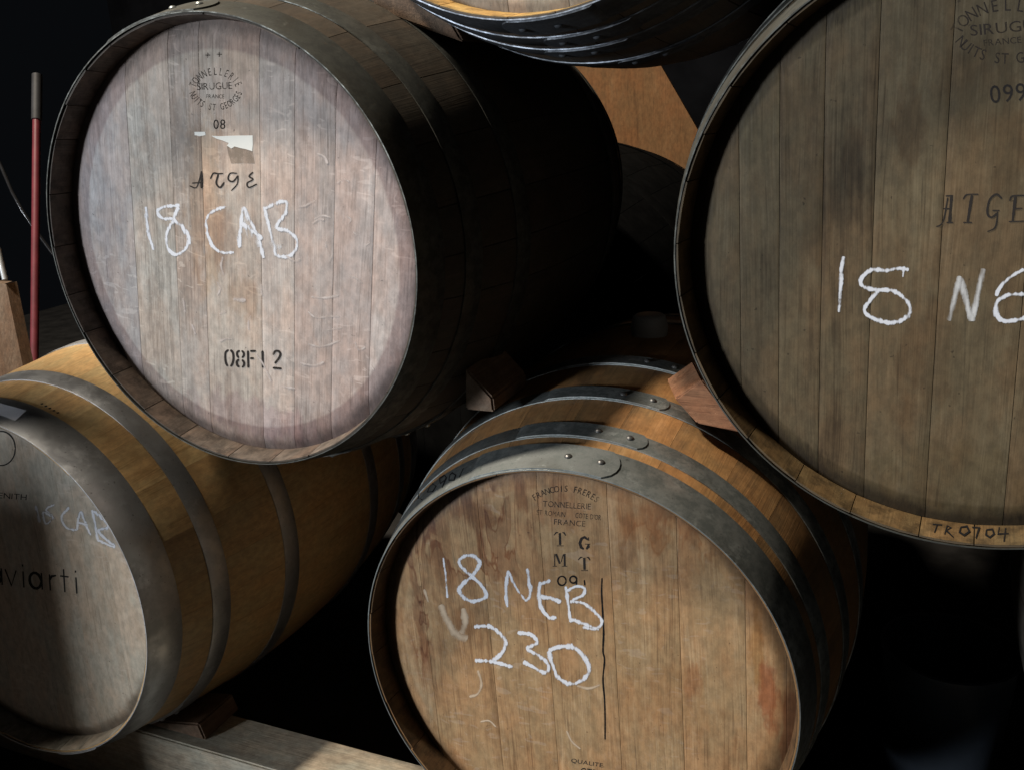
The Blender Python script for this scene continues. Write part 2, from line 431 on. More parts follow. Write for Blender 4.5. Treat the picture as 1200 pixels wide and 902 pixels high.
def lettering(name, b, mat, glyphs, proj=None, lift=.00016):
    V_, F_ = [], []
    for k, (vs, fs) in enumerate(glyphs):
        o_ = len(V_)
        for p in vs: V_.append(proj(p[0], p[1], lift) if proj else b.on_head(p[0], p[1], lift))
        F_ += [tuple(i+o_ for i in f) for f in fs]
    return b.put(mesh(name, V_, F_, mat))
def ell(cx, cy, rx, ry, a0=0, a1=360, n=14): return [(cx+rx*math.cos(math.radians(a0+(a1-a0)*i/n)), cy-ry*math.sin(math.radians(a0+(a1-a0)*i/n))) for i in range(n+1)]

chalk = ink_mat('chalk', (.70, .72, .78), .46, .09, (250, 250, 70), .9, .34)
chalk_faint = ink_mat('chalk_faint', (.8, .82, .86), -.05, .16, (230, 230, 40), .9, .3)
ink = ink_mat('stencil_ink', (.03, .026, .024), .75, .16, (160, 160, 60))
ink_worn = ink_mat('worn_stencil_ink', (.045, .036, .03), .30, .16, (160, 160, 60))
marker = ink_mat('marker_ink', (.008, .008, .009), 1.5, .12, (120, 120, 60))
brand = ink_mat('print_ink', (.03, .03, .03), 1.4, .1, (60, 60, 40))

# ---------------------------------------------------------------- setting
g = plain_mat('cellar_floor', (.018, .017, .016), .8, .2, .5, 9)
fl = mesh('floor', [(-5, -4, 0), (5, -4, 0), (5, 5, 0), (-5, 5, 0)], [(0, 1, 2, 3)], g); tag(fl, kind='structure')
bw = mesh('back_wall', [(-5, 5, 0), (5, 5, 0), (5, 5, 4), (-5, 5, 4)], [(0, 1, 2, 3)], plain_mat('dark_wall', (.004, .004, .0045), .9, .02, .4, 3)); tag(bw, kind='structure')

# ---------------------------------------------------------------- the five barrels in view
galv = steel_mat('galvanised_hoop', (.17, .19, .188), (.38, .405, .40), .38, .75, (.10, .095, .08), .6)
galv_dark = steel_mat('dull_dark_hoop', (.045, .047, .043), (.095, .098, .088), .5, .55, (.05, .042, .03), .6)
galv_new = steel_mat('clean_hoop', (.44, .455, .47), (.56, .57, .59), .40, .85, (.30, .29, .28), .25, 10)
galv_blue = steel_mat('blue_grey_hoop', (.06, .068, .08), (.11, .122, .14), .52, .6, (.04, .038, .036), .5)
edge_steel = steel_mat('worn_bare_edge', (.32, .33, .33), (.55, .56, .56), .45, .8, (.08, .075, .07), .75)
rivet_m = steel_mat('rivet_steel', (.10, .10, .10), (.22, .22, .22), .35, .8)

stA = stave_mat('grey_weathered_staves', ((.022, .018, .014), (.05, .040, .030), (.085, .068, .052)), (.02, .018, .015), .6, .12, inner=((.05, .038, .03), (.12, .092, .076), (.21, .17, .145)))
stB = stave_mat('brown_weathered_staves', ((.04, .03, .02), (.09, .065, .04), (.14, .10, .06)), (.035, .03, .022), .5, .12, inner=((.05, .034, .016), (.115, .076, .035), (.18, .12, .058)))
stC = stave_mat('amber_stained_staves', ((.12, .064, .028), (.27, .145, .058), (.37, .215, .10)), (.08, .06, .04), .5, .08, inner=((.035, .022, .012), (.085, .05, .025), (.15, .09, .045)))
stD = stave_mat('honey_oak_staves', ((.31, .19, .08), (.50, .335, .16), (.60, .43, .225)), (.30, .19, .09), .35, .03, .42, .45, inner=((.16, .145, .12), (.25, .23, .20), (.33, .31, .27)))
stE = stave_mat('shade_dark_staves_gold_inside', ((.04, .032, .026), (.085, .066, .05), (.13, .10, .075)), (.03, .027, .025), .5, .3, inner=((.32, .19, .06), (.46, .29, .10), (.56, .38, .16)))  # outer colours darkened to carry the shadow between the hoops

class Proto: pass
def frame_only(c, axis):
    p = Proto(); p.hin = HEAD_IN; P, ax = c2w(c)+CAMV, c2w(axis).normalized()
    x = ax.cross(Vector((0, 0, 1))).normalized(); z = x.cross(ax)
    p.M = Matrix.Translation(P) @ Matrix((x, ax, z)).transposed().to_4x4(); p.Mi = p.M.inverted(); p.phi = 0
    p.ray = lambda u, v: (p.Mi @ CAMV, p.Mi.to_3x3() @ pixdir(u, v))
    def on_head(u, v, lift=0.):
        o, d = p.ray(u, v); return o+d*((p.hin-lift-o.y)/d.y)
    p.on_head = on_head
    def uv(u, v):
        q = on_head(u, v); c_, s_ = math.cos(-p.phi), math.sin(-p.phi); return (c_*q.x+s_*q.z, -s_*q.x+c_*q.z)
    p.uv = uv
    def set_phi(pa, pb):
        a, b_ = on_head(*pa), on_head(*pb); p.phi = math.atan2(a.x-b_.x, a.z-b_.z)
    p.set_phi = set_phi
    return p
def stains_px(pf, L_):
    out = []
    for (x, y, rx, ry, col, st) in L_:
        a = pf.uv(x, y); e = pf.uv(x+rx, y); g_ = pf.uv(x, y+ry)
        out.append((a[0], a[1], abs(e[0]-a[0]), abs(g_[1]-a[1]), col, st))
    return out

# --- A: 18 CAB, upper left
cA, aA = (-.3772, -.1685, 1.1921), (.44, -.344, 1)
pf = frame_only(cA, aA); pf.set_phi((215, 80), (230, 460))
hdA = head_mat('pinkish_grey_oak_head', ((.235, .195, .175), (.40, .342, .318), (.52, .465, .435)),
    stains_px(pf, [(240, 230, 26, 120, (.86, .72, .58), .8), (205, 260, 18, 210, (1.0, 1.0, 1.0), 0.), (262, 280, 22, 40, (.72, .62, .55), .7), (285, 345, 22, 30, (.75, .62, .5), .6),
                   (120, 200, 25, 130, (.82, .85, .92), .6), (250, 60, 110, 30, (.75, .74, .70), .7), (300, 490, 80, 24, (.72, .60, .66), .6), (268, 462, 5, 40, (.45, .35, .3), .5)]),
    ring=(.027, (.60, .52, .53), .8), fleck=.28, tone=.3, radius=.2735)
A = Barrel(cA, aA, 'dark weathered barrel with pale pinkish head chalked 18 CAB, upper left',
    dict(stave=stA, head=hdA, hoop=galv_dark, rivet=galv), [(.0, .046, (6, .16)), (.085, .034), (.20, .036), (.62, .036), (.736, .034), (.809, .046)],
    phi=pf.phi, seed=11, tints=[(.95, .97, 1.0), (1.12, 1.15, 1.10), (1.03, 1.0, .95), (.93, .86, .78), (.98, .92, .88), (1.0, .94, .92), (1.0, .95, .95), (1.03, .98, .98)], joints=[pf.uv(x, 290)[0] for x in (158, 206, 240, 306, 345, 391, 437)])
strokes('chalk_writing', A, chalk, [
    [(170.6, 242.6), (173, 269), (180, 293)],
    [(210.5, 241), (193, 242.6), (184, 248), (190.6, 256), (204, 257), (200, 264), (194.5, 277), (197, 292), (206.5, 298.5), (217, 292), (221, 280), (214.5, 266.5), (204, 257), (209, 243)],
    [(265, 242.6), (252, 246.6), (242.5, 256), (242.5, 272), (249, 288), (260, 296), (274, 296)],
    [(279.7, 290.5), (282, 266.5), (285, 244), (291.7, 257), (302, 277), (309, 302.5)], ([(283.7, 262), (297, 272), (307.6, 280)], 9),
    [(309, 242.6), (315.6, 266.5), (323.6, 300)],
    [(310, 245), (323.6, 238.6), (335.6, 237), (334, 250.6), (323.6, 266.5), (337, 270.5), (347.6, 281), (346, 293), (337, 301), (323.6, 300)]], 6.4, seed=4)
strokes('chalk_smear', A, chalk_faint, [([(287, 250), (292, 268), (303, 290)], 16), ([(316, 285), (330, 290)], 14)], 12)
lettering('cooper_stamp', A, ink_worn,
    lay_arc('TONNELLERIE', (252.7, 108), 28.5, 24, 160, 22, 8.6, .58)+lay_line('SIRUGUE', (231, 106), (272, 104.5), 8)
    + lay_line('FRANCE', (241.7, 115.4), (262.7, 115.8), 4.6)+lay_arc('NUITS ST GEORGES', (252.7, 102), 28.5, 24, 200, 342, 7.6, .58, True))
strokes('cross_marks', A, ink_worn, [[(243.4, 62), (243.4, 68)], [(240.5, 65), (246.5, 65)], [(256.9, 61), (256.9, 67)], [(254, 64), (260, 64)]], 1.6)
lettering('stencil_number', A, ink, lay_line('08', (250, 151.5), (264, 151.5), 11))
strokes('script_letters', A, ink, [
    [(222, 218), (230, 220), (234.7, 207), (236, 201)], ([(236, 201), (236.3, 211), (236, 221)], 2.4), [(225, 215), (238, 214)],
    [(246.4, 210), (250, 203.5), (256, 204), (261.5, 203.5)], ([(255.7, 204.7), (253.4, 215), (258, 220), (262.7, 214)], 2.2),
    ([(277.8, 203.5), (269.7, 203.5), (267.4, 210.5), (273, 213), (279, 206)], 1.8), [(279, 206), (277.8, 216), (270.8, 224)],
    ([(296.5, 202), (291.8, 207), (296.5, 210.5), (289.5, 215), (291.8, 220), (301, 216)], 1.9)], 1.5)
strokes('stencil_code', A, ink, [
    [(268, 410), (264.5, 413), (264, 420), (265, 426), (267, 429)], [(270, 410), (273, 414), (273.5, 421), (272, 427), (270, 429.5)],
    [(281, 411), (278, 413), (278, 417), (280, 419.5)], [(283, 411), (285.5, 413.5), (285.5, 417), (283.5, 419.5)],
    [(280, 421), (277.5, 424), (278, 428), (280.5, 430)], [(283.5, 421.5), (286, 425), (285.5, 428.5), (283.5, 430.5)],
    [(290.5, 411), (291, 431)], [(293, 411.5), (300, 411.5)], [(293, 420), (297.5, 420)], [(307.5, 411), (308, 431)],
    [(320, 416), (322, 412), (326, 411.5), (328.5, 414.5), (327, 419.5), (322, 426)], [(319.5, 431), (330, 432)]], 2.7, jitter=.04)
def patch(name, b, mat, px, lift=.0007):
    V_ = [b.on_head(x, y, lift) for x, y in px]; V_ += [b.on_head(x, y, -.001) for x, y in px]; n = len(px)
    return b.put(mesh(name, V_, [tuple(range(n))[::-1]]+[(i, (i+1) % n, (i+1) % n+n, i+n) for i in range(n)], mat))
paper = ink_mat('torn_paper', (.78, .78, .74), 1.0, .05, (60, 60, 60)); glue = ink_mat('glue_residue', (.30, .24, .19), .0, .3, (120, 120, 100))
patch('paper_label', A, paper, [(247.5, 159.5), (258, 160), (272, 159.3), (296, 159), (296.3, 170), (295.5, 177.5), (288, 175), (282, 174), (275, 172), (271, 174.5), (266, 171), (268, 168), (261, 165), (254, 163)], .0003)
patch('paper_label', A, paper, [(227.8, 155), (240.3, 154.8), (240.8, 158.7), (234, 160), (228, 158.7)], .0003)
patch('glue_patch', A, glue, [(266, 172), (275, 172), (296, 178), (298.5, 192), (284, 191.5), (271, 192), (268, 182)], .0001)
fleck_m = ink_mat('pale_ray_fleck', (.60, .53, .50), .15, .3, (90, 90, 90), .5, .3)
strokes('ray_fleck', A, fleck_m, [[(368, 257), (378, 253), (388, 255)], [(381, 282), (382, 290)], [(389, 300), (385, 309)], [(406, 254), (411, 257), (409, 262)], [(414, 272), (419, 276)], [(428, 288), (434, 284)], [(408, 323), (417, 326), (425, 332)],
    [(365, 348), (380, 349), (397, 346)], [(361, 365), (370, 372), (385, 371), (398, 371)], [(383, 387), (401, 384)], [(361, 403), (377, 406), (399, 399)], [(416, 401), (420, 410), (428, 407)], [(434, 428), (438, 434)], [(254, 330), (258, 338), (255, 346)],
    [(261, 301), (259, 312), (262, 322)], ([(273, 351), (288, 352)], 5), ([(257, 368), (265, 365)], 4), [(294, 370), (291, 378), (292, 387)], [(257, 401), (264, 397), (273, 397)], ([(306, 333), (307, 346)], 4), [(347, 243), (358, 241), (369, 235)],
    [(366, 262), (374, 257), (380, 258)], [(300, 415), (309, 428), (318, 447)], [(330, 452), (346, 455)], [(352, 425), (368, 428), (380, 424)], [(225, 380), (229, 392)], [(214, 350), (217, 366)], [(335, 300), (345, 306), (352, 303)], [(395, 215), (402, 210), (409, 213)], [(372, 180), (380, 184), (384, 192)]], 3.4, lift=.00012, seed=21)['kind'] = 'stuff'
# --- B: 18 NE, right
cB, aB = (.4317, -.1103, .8559), (.514, -.378, 1)
pf = frame_only(cB, aB); pf.set_phi((1032, 5), (1012, 558))
hdB = head_mat('grey_brown_oak_head', ((.052, .035, .018), (.115, .082, .045), (.168, .126, .074)),
    stains_px(pf, [(1000, 200, 14, 60, (.6, .5, .42), .6), (1065, 150, 22, 60, (.62, .48, .38), .6), (1150, 100, 60, 70, (.62, .62, .58), .6), (900, 130, 60, 70, (.75, .78, .74), .5),
                   (1085, 420, 40, 90, (.75, .62, .52), .5), (960, 240, 20, 90, (.75, .66, .56), .6), (1110, 560, 110, 45, (.78, .74, .62), .5), (1180, 180, 30, 60, (.7, .56, .44), .5)]),
    ring=(.016, (.55, .54, .46), .7), fleck=0., tone=.16, rough=.62, spec=.25, streak=.75, radius=.2735)
B = Barrel(cB, aB, 'grey brown barrel at the right with its head chalked 18 NE',
    dict(stave=stB, head=hdB, hoop=galv_dark, rivet=galv), [(.0, .046), (.085, .034), (.20, .036), (.62, .036), (.736, .034), (.809, .046)],
    phi=pf.phi, seed=23, joints=[pf.uv(x, 300)[0] for x in (867, 913, 963, 1022, 1102, 1203, 1290)])
strokes('chalk_digits', B, chalk, [
    [(988.4, 300.6), (985.3, 330), (983, 366)],
    [(1065, 316.4), (1052.7, 315), (1038, 317.5), (1023, 316), (1011, 325), (1009.5, 334), (1023, 339.6), (1044, 340.6), (1059, 349), (1066.4, 361.7), (1061, 373), (1044, 378.6), (1023, 373), (1012.7, 364), (1019, 353), (1029.5, 340.6)],
    ([(1059, 313), (1058, 325)], 5)], 7.6, seed=6)
strokes('chalk_letters', B, chalk, [
    ([(1200, 316), (1185.5, 323.8), (1172.8, 336), (1167, 347)], 6), [(1212, 346), (1200, 345), (1181, 346), (1168, 355), (1168, 370), (1179, 376.5), (1200, 373), (1213, 366)]], 7.8, seed=6)
strokes('chalk_smear', B, ink_mat('chalk_soft', (.62, .62, .62), .35, .2, (230, 230, 30), .9, .2), [
    [(1111.7, 376), (1118, 353), (1125.4, 323.8)], [(1125.4, 326), (1132.8, 355), (1139, 376.5)], ([(1139, 376.5), (1143, 355), (1152.8, 315)], 8)], 7.5)
lettering('cooper_stamp', B, ink_worn,
    lay_arc('TONNELLERIE', (1181, 46), 62, 40, 162, 18, 14, .85)+lay_line('SIRUGUE', (1137.5, 42.5), (1224, 34.5), 12.5)
    + lay_line('FRANCE', (1153, 54.5), (1197, 50.5), 7.3)+lay_arc('NUITS ST GEORGES', (1181, 30), 62, 39, 209, 333, 12.5, .8, True))
lettering('stencil_number', B, ink, lay_line('099', (1161, 121.5), (1203, 118), 20.5))
strokes('serif_letters', B, ink, [
    [(1097, 265.8), (1102, 264), (1106, 257), (1110.7, 232)], ([(1115, 230), (1114, 245), (1112.8, 260.6)], 3.2), [(1105.4, 245), (1115, 245)], [(1109, 261), (1117, 261)], [(1108, 230), (1117, 229.5)],
    [(1128.6, 234), (1132, 229), (1138, 228), (1146.5, 228)], ([(1139, 229), (1133.8, 260.6)], 3.2), [(1128.6, 261), (1139, 261)],
    ([(1174, 233), (1167.5, 228), (1159.5, 235), (1157, 250), (1162, 255), (1168.6, 250)], 2.6), [(1163, 247), (1171.5, 247)], [(1169, 248), (1166.5, 266), (1157, 272)],
    [(1183, 236), (1187, 230), (1206, 229.5)], ([(1190, 230), (1186.5, 259.5)], 3.2), [(1182, 260), (1203, 259.5)], [(1188.6, 245), (1198, 244.5)], [(1206, 229), (1205, 235)]], 1.7)
chime_B = lambda x, y, lf: B.on_surf(x, y, B.Ri, -lf, False)
strokes('marker_writing', B, marker, [
    [(1093, 613.5), (1104, 614.5)], [(1098.5, 614), (1095, 623.5)],
    [(1110, 615), (1107, 625.5)], [(1109.5, 615), (1114.5, 617.5), (1109, 621), (1117.5, 629)],
    [(1126, 617), (1124.5, 623), (1130, 626.5), (1136, 622), (1133, 616), (1126, 617)],
    [(1139, 617), (1147.5, 617.5), (1143.5, 630)],
    [(1156, 620), (1155.5, 626), (1160, 629), (1165, 625), (1163, 619.5), (1156, 620)],
    [(1171, 617), (1169.5, 625), (1182, 624.5)], [(1178.5, 618), (1176.5, 634)]], 2.6, proj=chime_B, lift=.0006, smooth=False)

# --- C: 18 NEB 230, lower middle
cC, aC = (.069, .3786, 1.1912), (.419, -.318, 1)
pf = frame_only(cC, aC); pf.set_phi((706, 565), (724, 880))
hdC = head_mat('tan_oak_head', ((.19, .10, .044), (.35, .215, .107), (.47, .315, .178)),
    stains_px(pf, [(560, 600, 30, 22, (.50, .32, .2), .8), (610, 580, 9, 30, (.5, .33, .22), .7), (520, 650, 14, 50, (.62, .45, .33), .6), (492, 720, 8, 60, (.45, .28, .2), .7), (545, 730, 14, 22, (.72, .58, .46), .6),
                   (735, 652, 13, 20, (.45, .38, .34), .55), (735, 600, 15, 40, (.72, .52, .34), .5), (900, 810, 16, 45, (.68, .36, .26), .8), (887, 760, 10, 60, (.72, .55, .28), .6), (925, 850, 12, 60, (.74, .45, .34), .7),
                   (660, 600, 35, 26, (.86, .7, .62), .6), (760, 620, 40, 30, (.78, .56, .38), .5), (660, 690, 60, 60, (.82, .78, .74), .7), (810, 800, 12, 26, (.75, .5, .4), .5), (780, 820, 60, 50, (.85, .72, .6), .5)]),
    ring=(.022, (.82, .68, .55), .5), fleck=.08, tone=.22, radius=.2735,
    tide=stains_px(pf, [(545, 620, 90, 75, (.50, .31, .21), .95), (490, 720, 16, 90, (.5, .3, .22), .8), (780, 640, 70, 50, (.72, .5, .33), .6)]))
C = Barrel(cC, aC, 'barrel with tan head chalked 18 NEB 230, bottom row in the middle',
    dict(stave=stC, head=hdC, hoop=galv, rivet=rivet_m), [(.0, .05, (13, .19)), (.068, .030, (16, .17)), (.165, .032, (16, .17)), (.28, .034, (16, .2)), (.541, .034), (.658, .032), (.757, .03), (.805, .05)],
    phi=pf.phi, seed=37, sgap=.00015, joints=[pf.uv(x, 780)[0] for x in (505, 578, 645, 722, 798, 874, 922)])
strokes('chalk_writing', C, chalk, [
    ([(519.5, 653), (522, 673), (524.3, 700)], 4),
    [(552, 674), (541, 664), (538, 656.6), (544.3, 651), (555.4, 651), (562, 659), (557.6, 669), (552, 675.4), (542, 684), (538, 691), (544.3, 700), (554.3, 704), (567.6, 700), (568.7, 693), (561, 682), (552, 674)],
    ([(594, 711), (593, 689), (595.3, 668)], 6), ([(595.3, 668), (604, 686.5), (616.4, 704)], 5), ([(616.4, 704), (621, 695), (618, 665.5)], 6),
    [(633, 681), (632, 697.6), (635, 713), (644, 723), (652, 723)], [(633, 684), (645, 679.5)], [(633, 698.7), (644, 700), (657.4, 705)],
    ([(663, 686.5), (666, 708.7), (669, 728.6)], 5), ([(664, 692), (675, 686.5), (685, 688.7), (683, 696.5), (670.7, 703)], 5), ([(668, 704), (684, 706.5), (698.4, 717.6), (705, 728.6), (697.3, 736.4), (683, 734)], 6.5), [(668.5, 725), (686, 731), (701.7, 737.5)],
    [(555.4, 734), (571, 733), (584, 740), (592, 751), (588.6, 764), (577.5, 774)], ([(556.5, 773), (577.5, 775), (601, 781)], 6.5),
    [(606.4, 741), (622, 743), (629.7, 752), (618.6, 759.7), (633, 768.6), (643, 779.6), (638.5, 787.4), (625, 781), (613, 775)],
    ([(643, 762), (655, 757.5), (670.7, 757.5), (683, 767.5), (690.6, 783), (686, 793), (670.7, 800.7), (655, 794), (647.4, 778), (643, 762)], 8)], 6.8, seed=9)
lettering('cooper_stamp', C, ink_worn,
    lay_arc('FRANCOIS FRERES', (661, 632), 62, 60, 124, 52, 7.2, .8)+lay_line('TONNELLERIE', (636, 593), (692, 596.5), 6.8)
    + lay_line('ST ROMAIN', (628.4, 602.5), (662, 605.5), 5.8)+lay_line('COTE D\'OR', (674, 606), (704, 609), 5.8)+lay_line('FRANCE', (649, 614), (685.5, 616.5), 6.4))
def sten_T(x, y): return [([(x, y+1), (x+.4, y+15)], 5), ([(x-7, y+3.6), (x-4.4, y+.6), (x-2, y+.3)], 1.8), ([(x+3, y+.3), (x+5, y+.8), (x+7, y+4)], 1.8), ([(x-3.6, y+16), (x+4.4, y+16)], 1.5)]
strokes('stencil_letters', C, ink, sten_T(656, 623)+sten_T(684.6, 652)+[
    ([(689, 632), (685, 628.8), (681.5, 630.5), (679.4, 636), (681, 641), (684, 643)], 3.4), ([(687, 643), (689.4, 640), (689.4, 637.5)], 3.6), ([(685.5, 637), (691.5, 637)], 1.6), ([(689.6, 629), (689.8, 633)], 1.6),
    ([(650, 648.5), (650, 662.5)], 2), ([(651.5, 648.5), (656, 660)], 4), ([(657.5, 658), (660, 649)], 1.6), ([(661.5, 648.5), (661.7, 662.5)], 4), ([(647.5, 663), (652.5, 663)], 1.4), ([(658.5, 663), (664.5, 663)], 1.4)], 2, jitter=.03, smooth=False)
strokes('marker_writing', C, marker, [ell(658.5, 680, 4.8, 5.3), ell(671.8, 678.6, 4, 4), [(675.6, 678), (675.4, 685)], [(684.7, 679), (685.3, 685.4)]], 1.9)
strokes('head_crack', C, marker, [[(705.5, 676.5), (705, 693), (706, 713), (707.3, 739.7), (706.6, 762), (708.4, 773), (706.6, 795), (708.4, 819.6), (709, 842), (709, 866)]], 1.9)
lettering('quality_stamp', C, ink, lay_line('QUALITE', (669, 892.5), (706, 898.5), 4.6)+lay_line('CTB', (679, 909), (698, 912), 10.5))
hoop_C = lambda x, y, lf: C.on_surf(x, y, lambda s: C.Ro(s)+.0019, lf)
strokes('marker_writing', C, marker, [
    [(491, 577), (490, 583), (495, 585)], [(503, 570), (501, 576), (507, 575.5), (511, 569), (507, 566), (503, 570)], [(521, 562), (516, 566), (515, 560), (521, 556), (523, 559), (518, 571)],
    [(527, 556), (526, 562), (532, 562), (534, 556), (530, 553.5), (527, 556)], [(543, 548), (538, 559)]], 1.9, proj=hoop_C, lift=.0003, smooth=False)

pale_m = ink_mat('pale_scrape', (.60, .47, .34), .7, .3, (60, 60, 40), .5, .35)
strokes('pale_scrape', C, pale_m, [([(516, 708), (524, 726), (534, 742), (548, 748)], 10), ([(543, 712), (545, 728), (541, 742)], 8), ([(560, 785), (564, 800), (560, 812), (550, 816)], 4), ([(563, 845), (573, 844), (581, 851)], 3), ([(664, 856), (670, 868), (680, 877)], 3), ([(676, 803), (690, 806), (703, 802)], 4), ([(497, 690), (502, 705)], 4)], 5, lift=.00012, seed=31)['kind'] = 'stuff'
# --- D: bottom left
cD, aD = (-.8073, .3272, 1.4742), (.422, -.292, 1)
pf = frame_only(cD, aD)
hdD = head_mat('smooth_pale_oak_head', ((.36, .30, .23), (.46, .40, .33), (.54, .49, .42)), ring=(.01, (.8, .75, .68), .4), fleck=.2, tone=.06, rough=.36, spec=.5, streak=.6, radius=.2735)
D = Barrel(cD, aD, 'honey coloured barrel with clean steel hoops at lower left, lettered aviarti',
    dict(stave=stD, head=hdD, hoop=galv_new, rivet=galv_new), [(.0, .056), (.112, .034), (.27, .036), (.55, .036), (.709, .034), (.799, .056)],
    phi=0, seed=41, gap=.00012, joints=[-.17, -.07, .03, .12, .2])
strokes('chalk_writing', D, chalk, [
    [(42, 592), (46.4, 611.7)], [(64, 590.7), (54, 596.7), (61.4, 605.7), (54, 613), (51, 600), (64, 607)], [(81, 593.7), (72, 605.7), (78, 617.7), (90, 620.7)],
    [(90, 620.7), (94, 599.7), (100, 612), (106, 626.6)], [(91, 611.7), (103, 614.7)], [(108, 597), (115, 632.6)], [(110, 598), (127, 616), (115, 622), (134, 640), (114, 632)]], 5)
def lay_free(text, xs, y0, slope, h):
    out = []
    for ch, x in zip(text, xs): out += lay_line(ch, (x-.28*h*(.42 if ch in 'it' else 1), y0+slope*x), (x+.28*h*(.42 if ch in 'it' else 1), y0+slope*(x+1)), h)
    return out
def name_strokes():
    B_ = lambda x: 684.5+.115*x
    P_ = lambda x, u: (x-.06*u, B_(x)-u)
    o_ = []
    for cx_ in (-5, 42): o_ += [[P_(cx_+6.8*math.cos(t*math.pi/7), 9.6+9.2*math.sin(t*math.pi/7)) for t in range(15)], [P_(cx_+7.6, 0), P_(cx_+7.6, 19.5)]]
    o_ += [[P_(7, 19), P_(13.5, .5), P_(20, 19)], [P_(28, 0), P_(28, 19)], [P_(28, 24.5), P_(28, 27)], [P_(59, 0), P_(59, 19)], [P_(59, 12), P_(61.5, 17), P_(67, 18.5)], [P_(76, 0), P_(76, 27)], [P_(71.5, 18.5), P_(81.5, 18.5)], [P_(90, 0), P_(90, 19)], [P_(90, 24.5), P_(90, 27)]]
    return o_
strokes('printed_name', D, brand, name_strokes(), 3.2, jitter=0, smooth=False)
lettering('small_print', D, brand, lay_line('ENITH', (-2, 583), (31, 585.5), 6.5))
strokes('printed_emblem', D, brand, [ell(1, 525, 17, 20)], 1.5, jitter=0)
st_D = lambda x, y, lf: D.on_surf(x, y, D.Ro, lf)
strokes('branded_mark', D, ink, [([(46.5+4.7*i+1, 473.2+2.6*i), (46.5+4.7*i+4.2, 472.6+2.6*i)], 3.0) for i in range(5)], 3, proj=st_D, lift=.0005, smooth=False)
hp_D = lambda x, y, lf: D.on_surf(x, y, lambda s: D.Ro(s)+.0019, lf)
def bil(u, v):
    a, b_, c_, d = (-14, 468), (31, 480.5), (18, 492.5), (-18, 479)
    return tuple((a[k]*(1-u)+b_[k]*u)*(1-v)+(d[k]*(1-u)+c_[k]*u)*v for k in (0, 1))
V_ = [hp_D(*bil(iu/10, iv/4), .0006) for iu in range(11) for iv in range(5)]
D.put(mesh('sticker', V_, [(iu*5+iv, iu*5+iv+1, iu*5+iv+6, iu*5+iv+5) for iu in range(10) for iv in range(4)], plain_mat('sticker_paper', (.62, .62, .66), .5, .4, .08), None, True, 60))

# --- E: top, mostly out of frame
cE, aE = (-.0029, -.6596, .8887), (.465, -.372, 1)
hdE = head_mat('pale_clean_oak_head', ((.40, .33, .26), (.54, .47, .39), (.64, .58, .50)), fleck=.1, tone=.15, radius=.2735)
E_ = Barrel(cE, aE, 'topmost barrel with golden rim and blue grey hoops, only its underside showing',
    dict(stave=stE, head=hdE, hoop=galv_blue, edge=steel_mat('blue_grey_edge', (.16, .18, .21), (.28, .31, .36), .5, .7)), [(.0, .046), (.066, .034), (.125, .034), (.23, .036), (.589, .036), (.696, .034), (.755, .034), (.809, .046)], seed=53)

# --- F: bottom right, beyond B; back barrel behind the gap
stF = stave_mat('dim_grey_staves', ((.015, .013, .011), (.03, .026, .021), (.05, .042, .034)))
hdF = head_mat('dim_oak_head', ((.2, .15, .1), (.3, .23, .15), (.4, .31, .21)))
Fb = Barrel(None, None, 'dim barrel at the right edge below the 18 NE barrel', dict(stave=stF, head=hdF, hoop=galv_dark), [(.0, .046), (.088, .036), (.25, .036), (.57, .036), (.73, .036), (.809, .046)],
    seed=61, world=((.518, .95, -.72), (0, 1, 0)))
G = Barrel(None, None, 'large black shadowed cask lying behind the stack, below the plywood sheet', dict(stave=plain_mat('shadow_black_staves', (.004, .004, .004), .9, .03), head=plain_mat('shadow_black_head', (.004, .004, .004), .9, .03), hoop=plain_mat('shadow_black_hoop', (.004, .004, .004), .9, .03), edge=plain_mat('shadow_black_edge', (.004, .004, .004), .9, .03)), [(.0, .06), (.12, .045), (.36, .045), (.80, .045), (1.035, .045), (1.14, .06)],  # near-black colours hold the deep shade the cask lies in
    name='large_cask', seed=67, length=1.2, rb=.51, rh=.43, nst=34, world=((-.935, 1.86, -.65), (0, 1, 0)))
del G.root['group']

# bung on C
def lathe(name, prof, mat, parent=None, seg=32, angle=40):
    V_, F_ = [], []; n = len(prof)
    for k in range(seg):
        a = 2*math.pi*k/seg
        for r, z in prof: V_.append((r*math.cos(a), r*math.sin(a), z))
    for k in range(seg):
        for i in range(n-1): F_.append((k*n+i, ((k+1) % seg)*n+i, ((k+1) % seg)*n+i+1, k*n+i+1))
    o = mesh(name, V_, F_, mat, parent, True, angle); fix_normals(o.data); return o
bung = lathe('bung', [(.0001, .032), (.022, .032), (.026, .029), (.030, .012), (.027, -.01), (.0001, -.01)], plain_mat('grey_silicone', (.30, .30, .29), .5, .4, .08))
bung.parent = C.root; bung.location = C.off+Vector((.0, C.L/2+.02, C.rb))

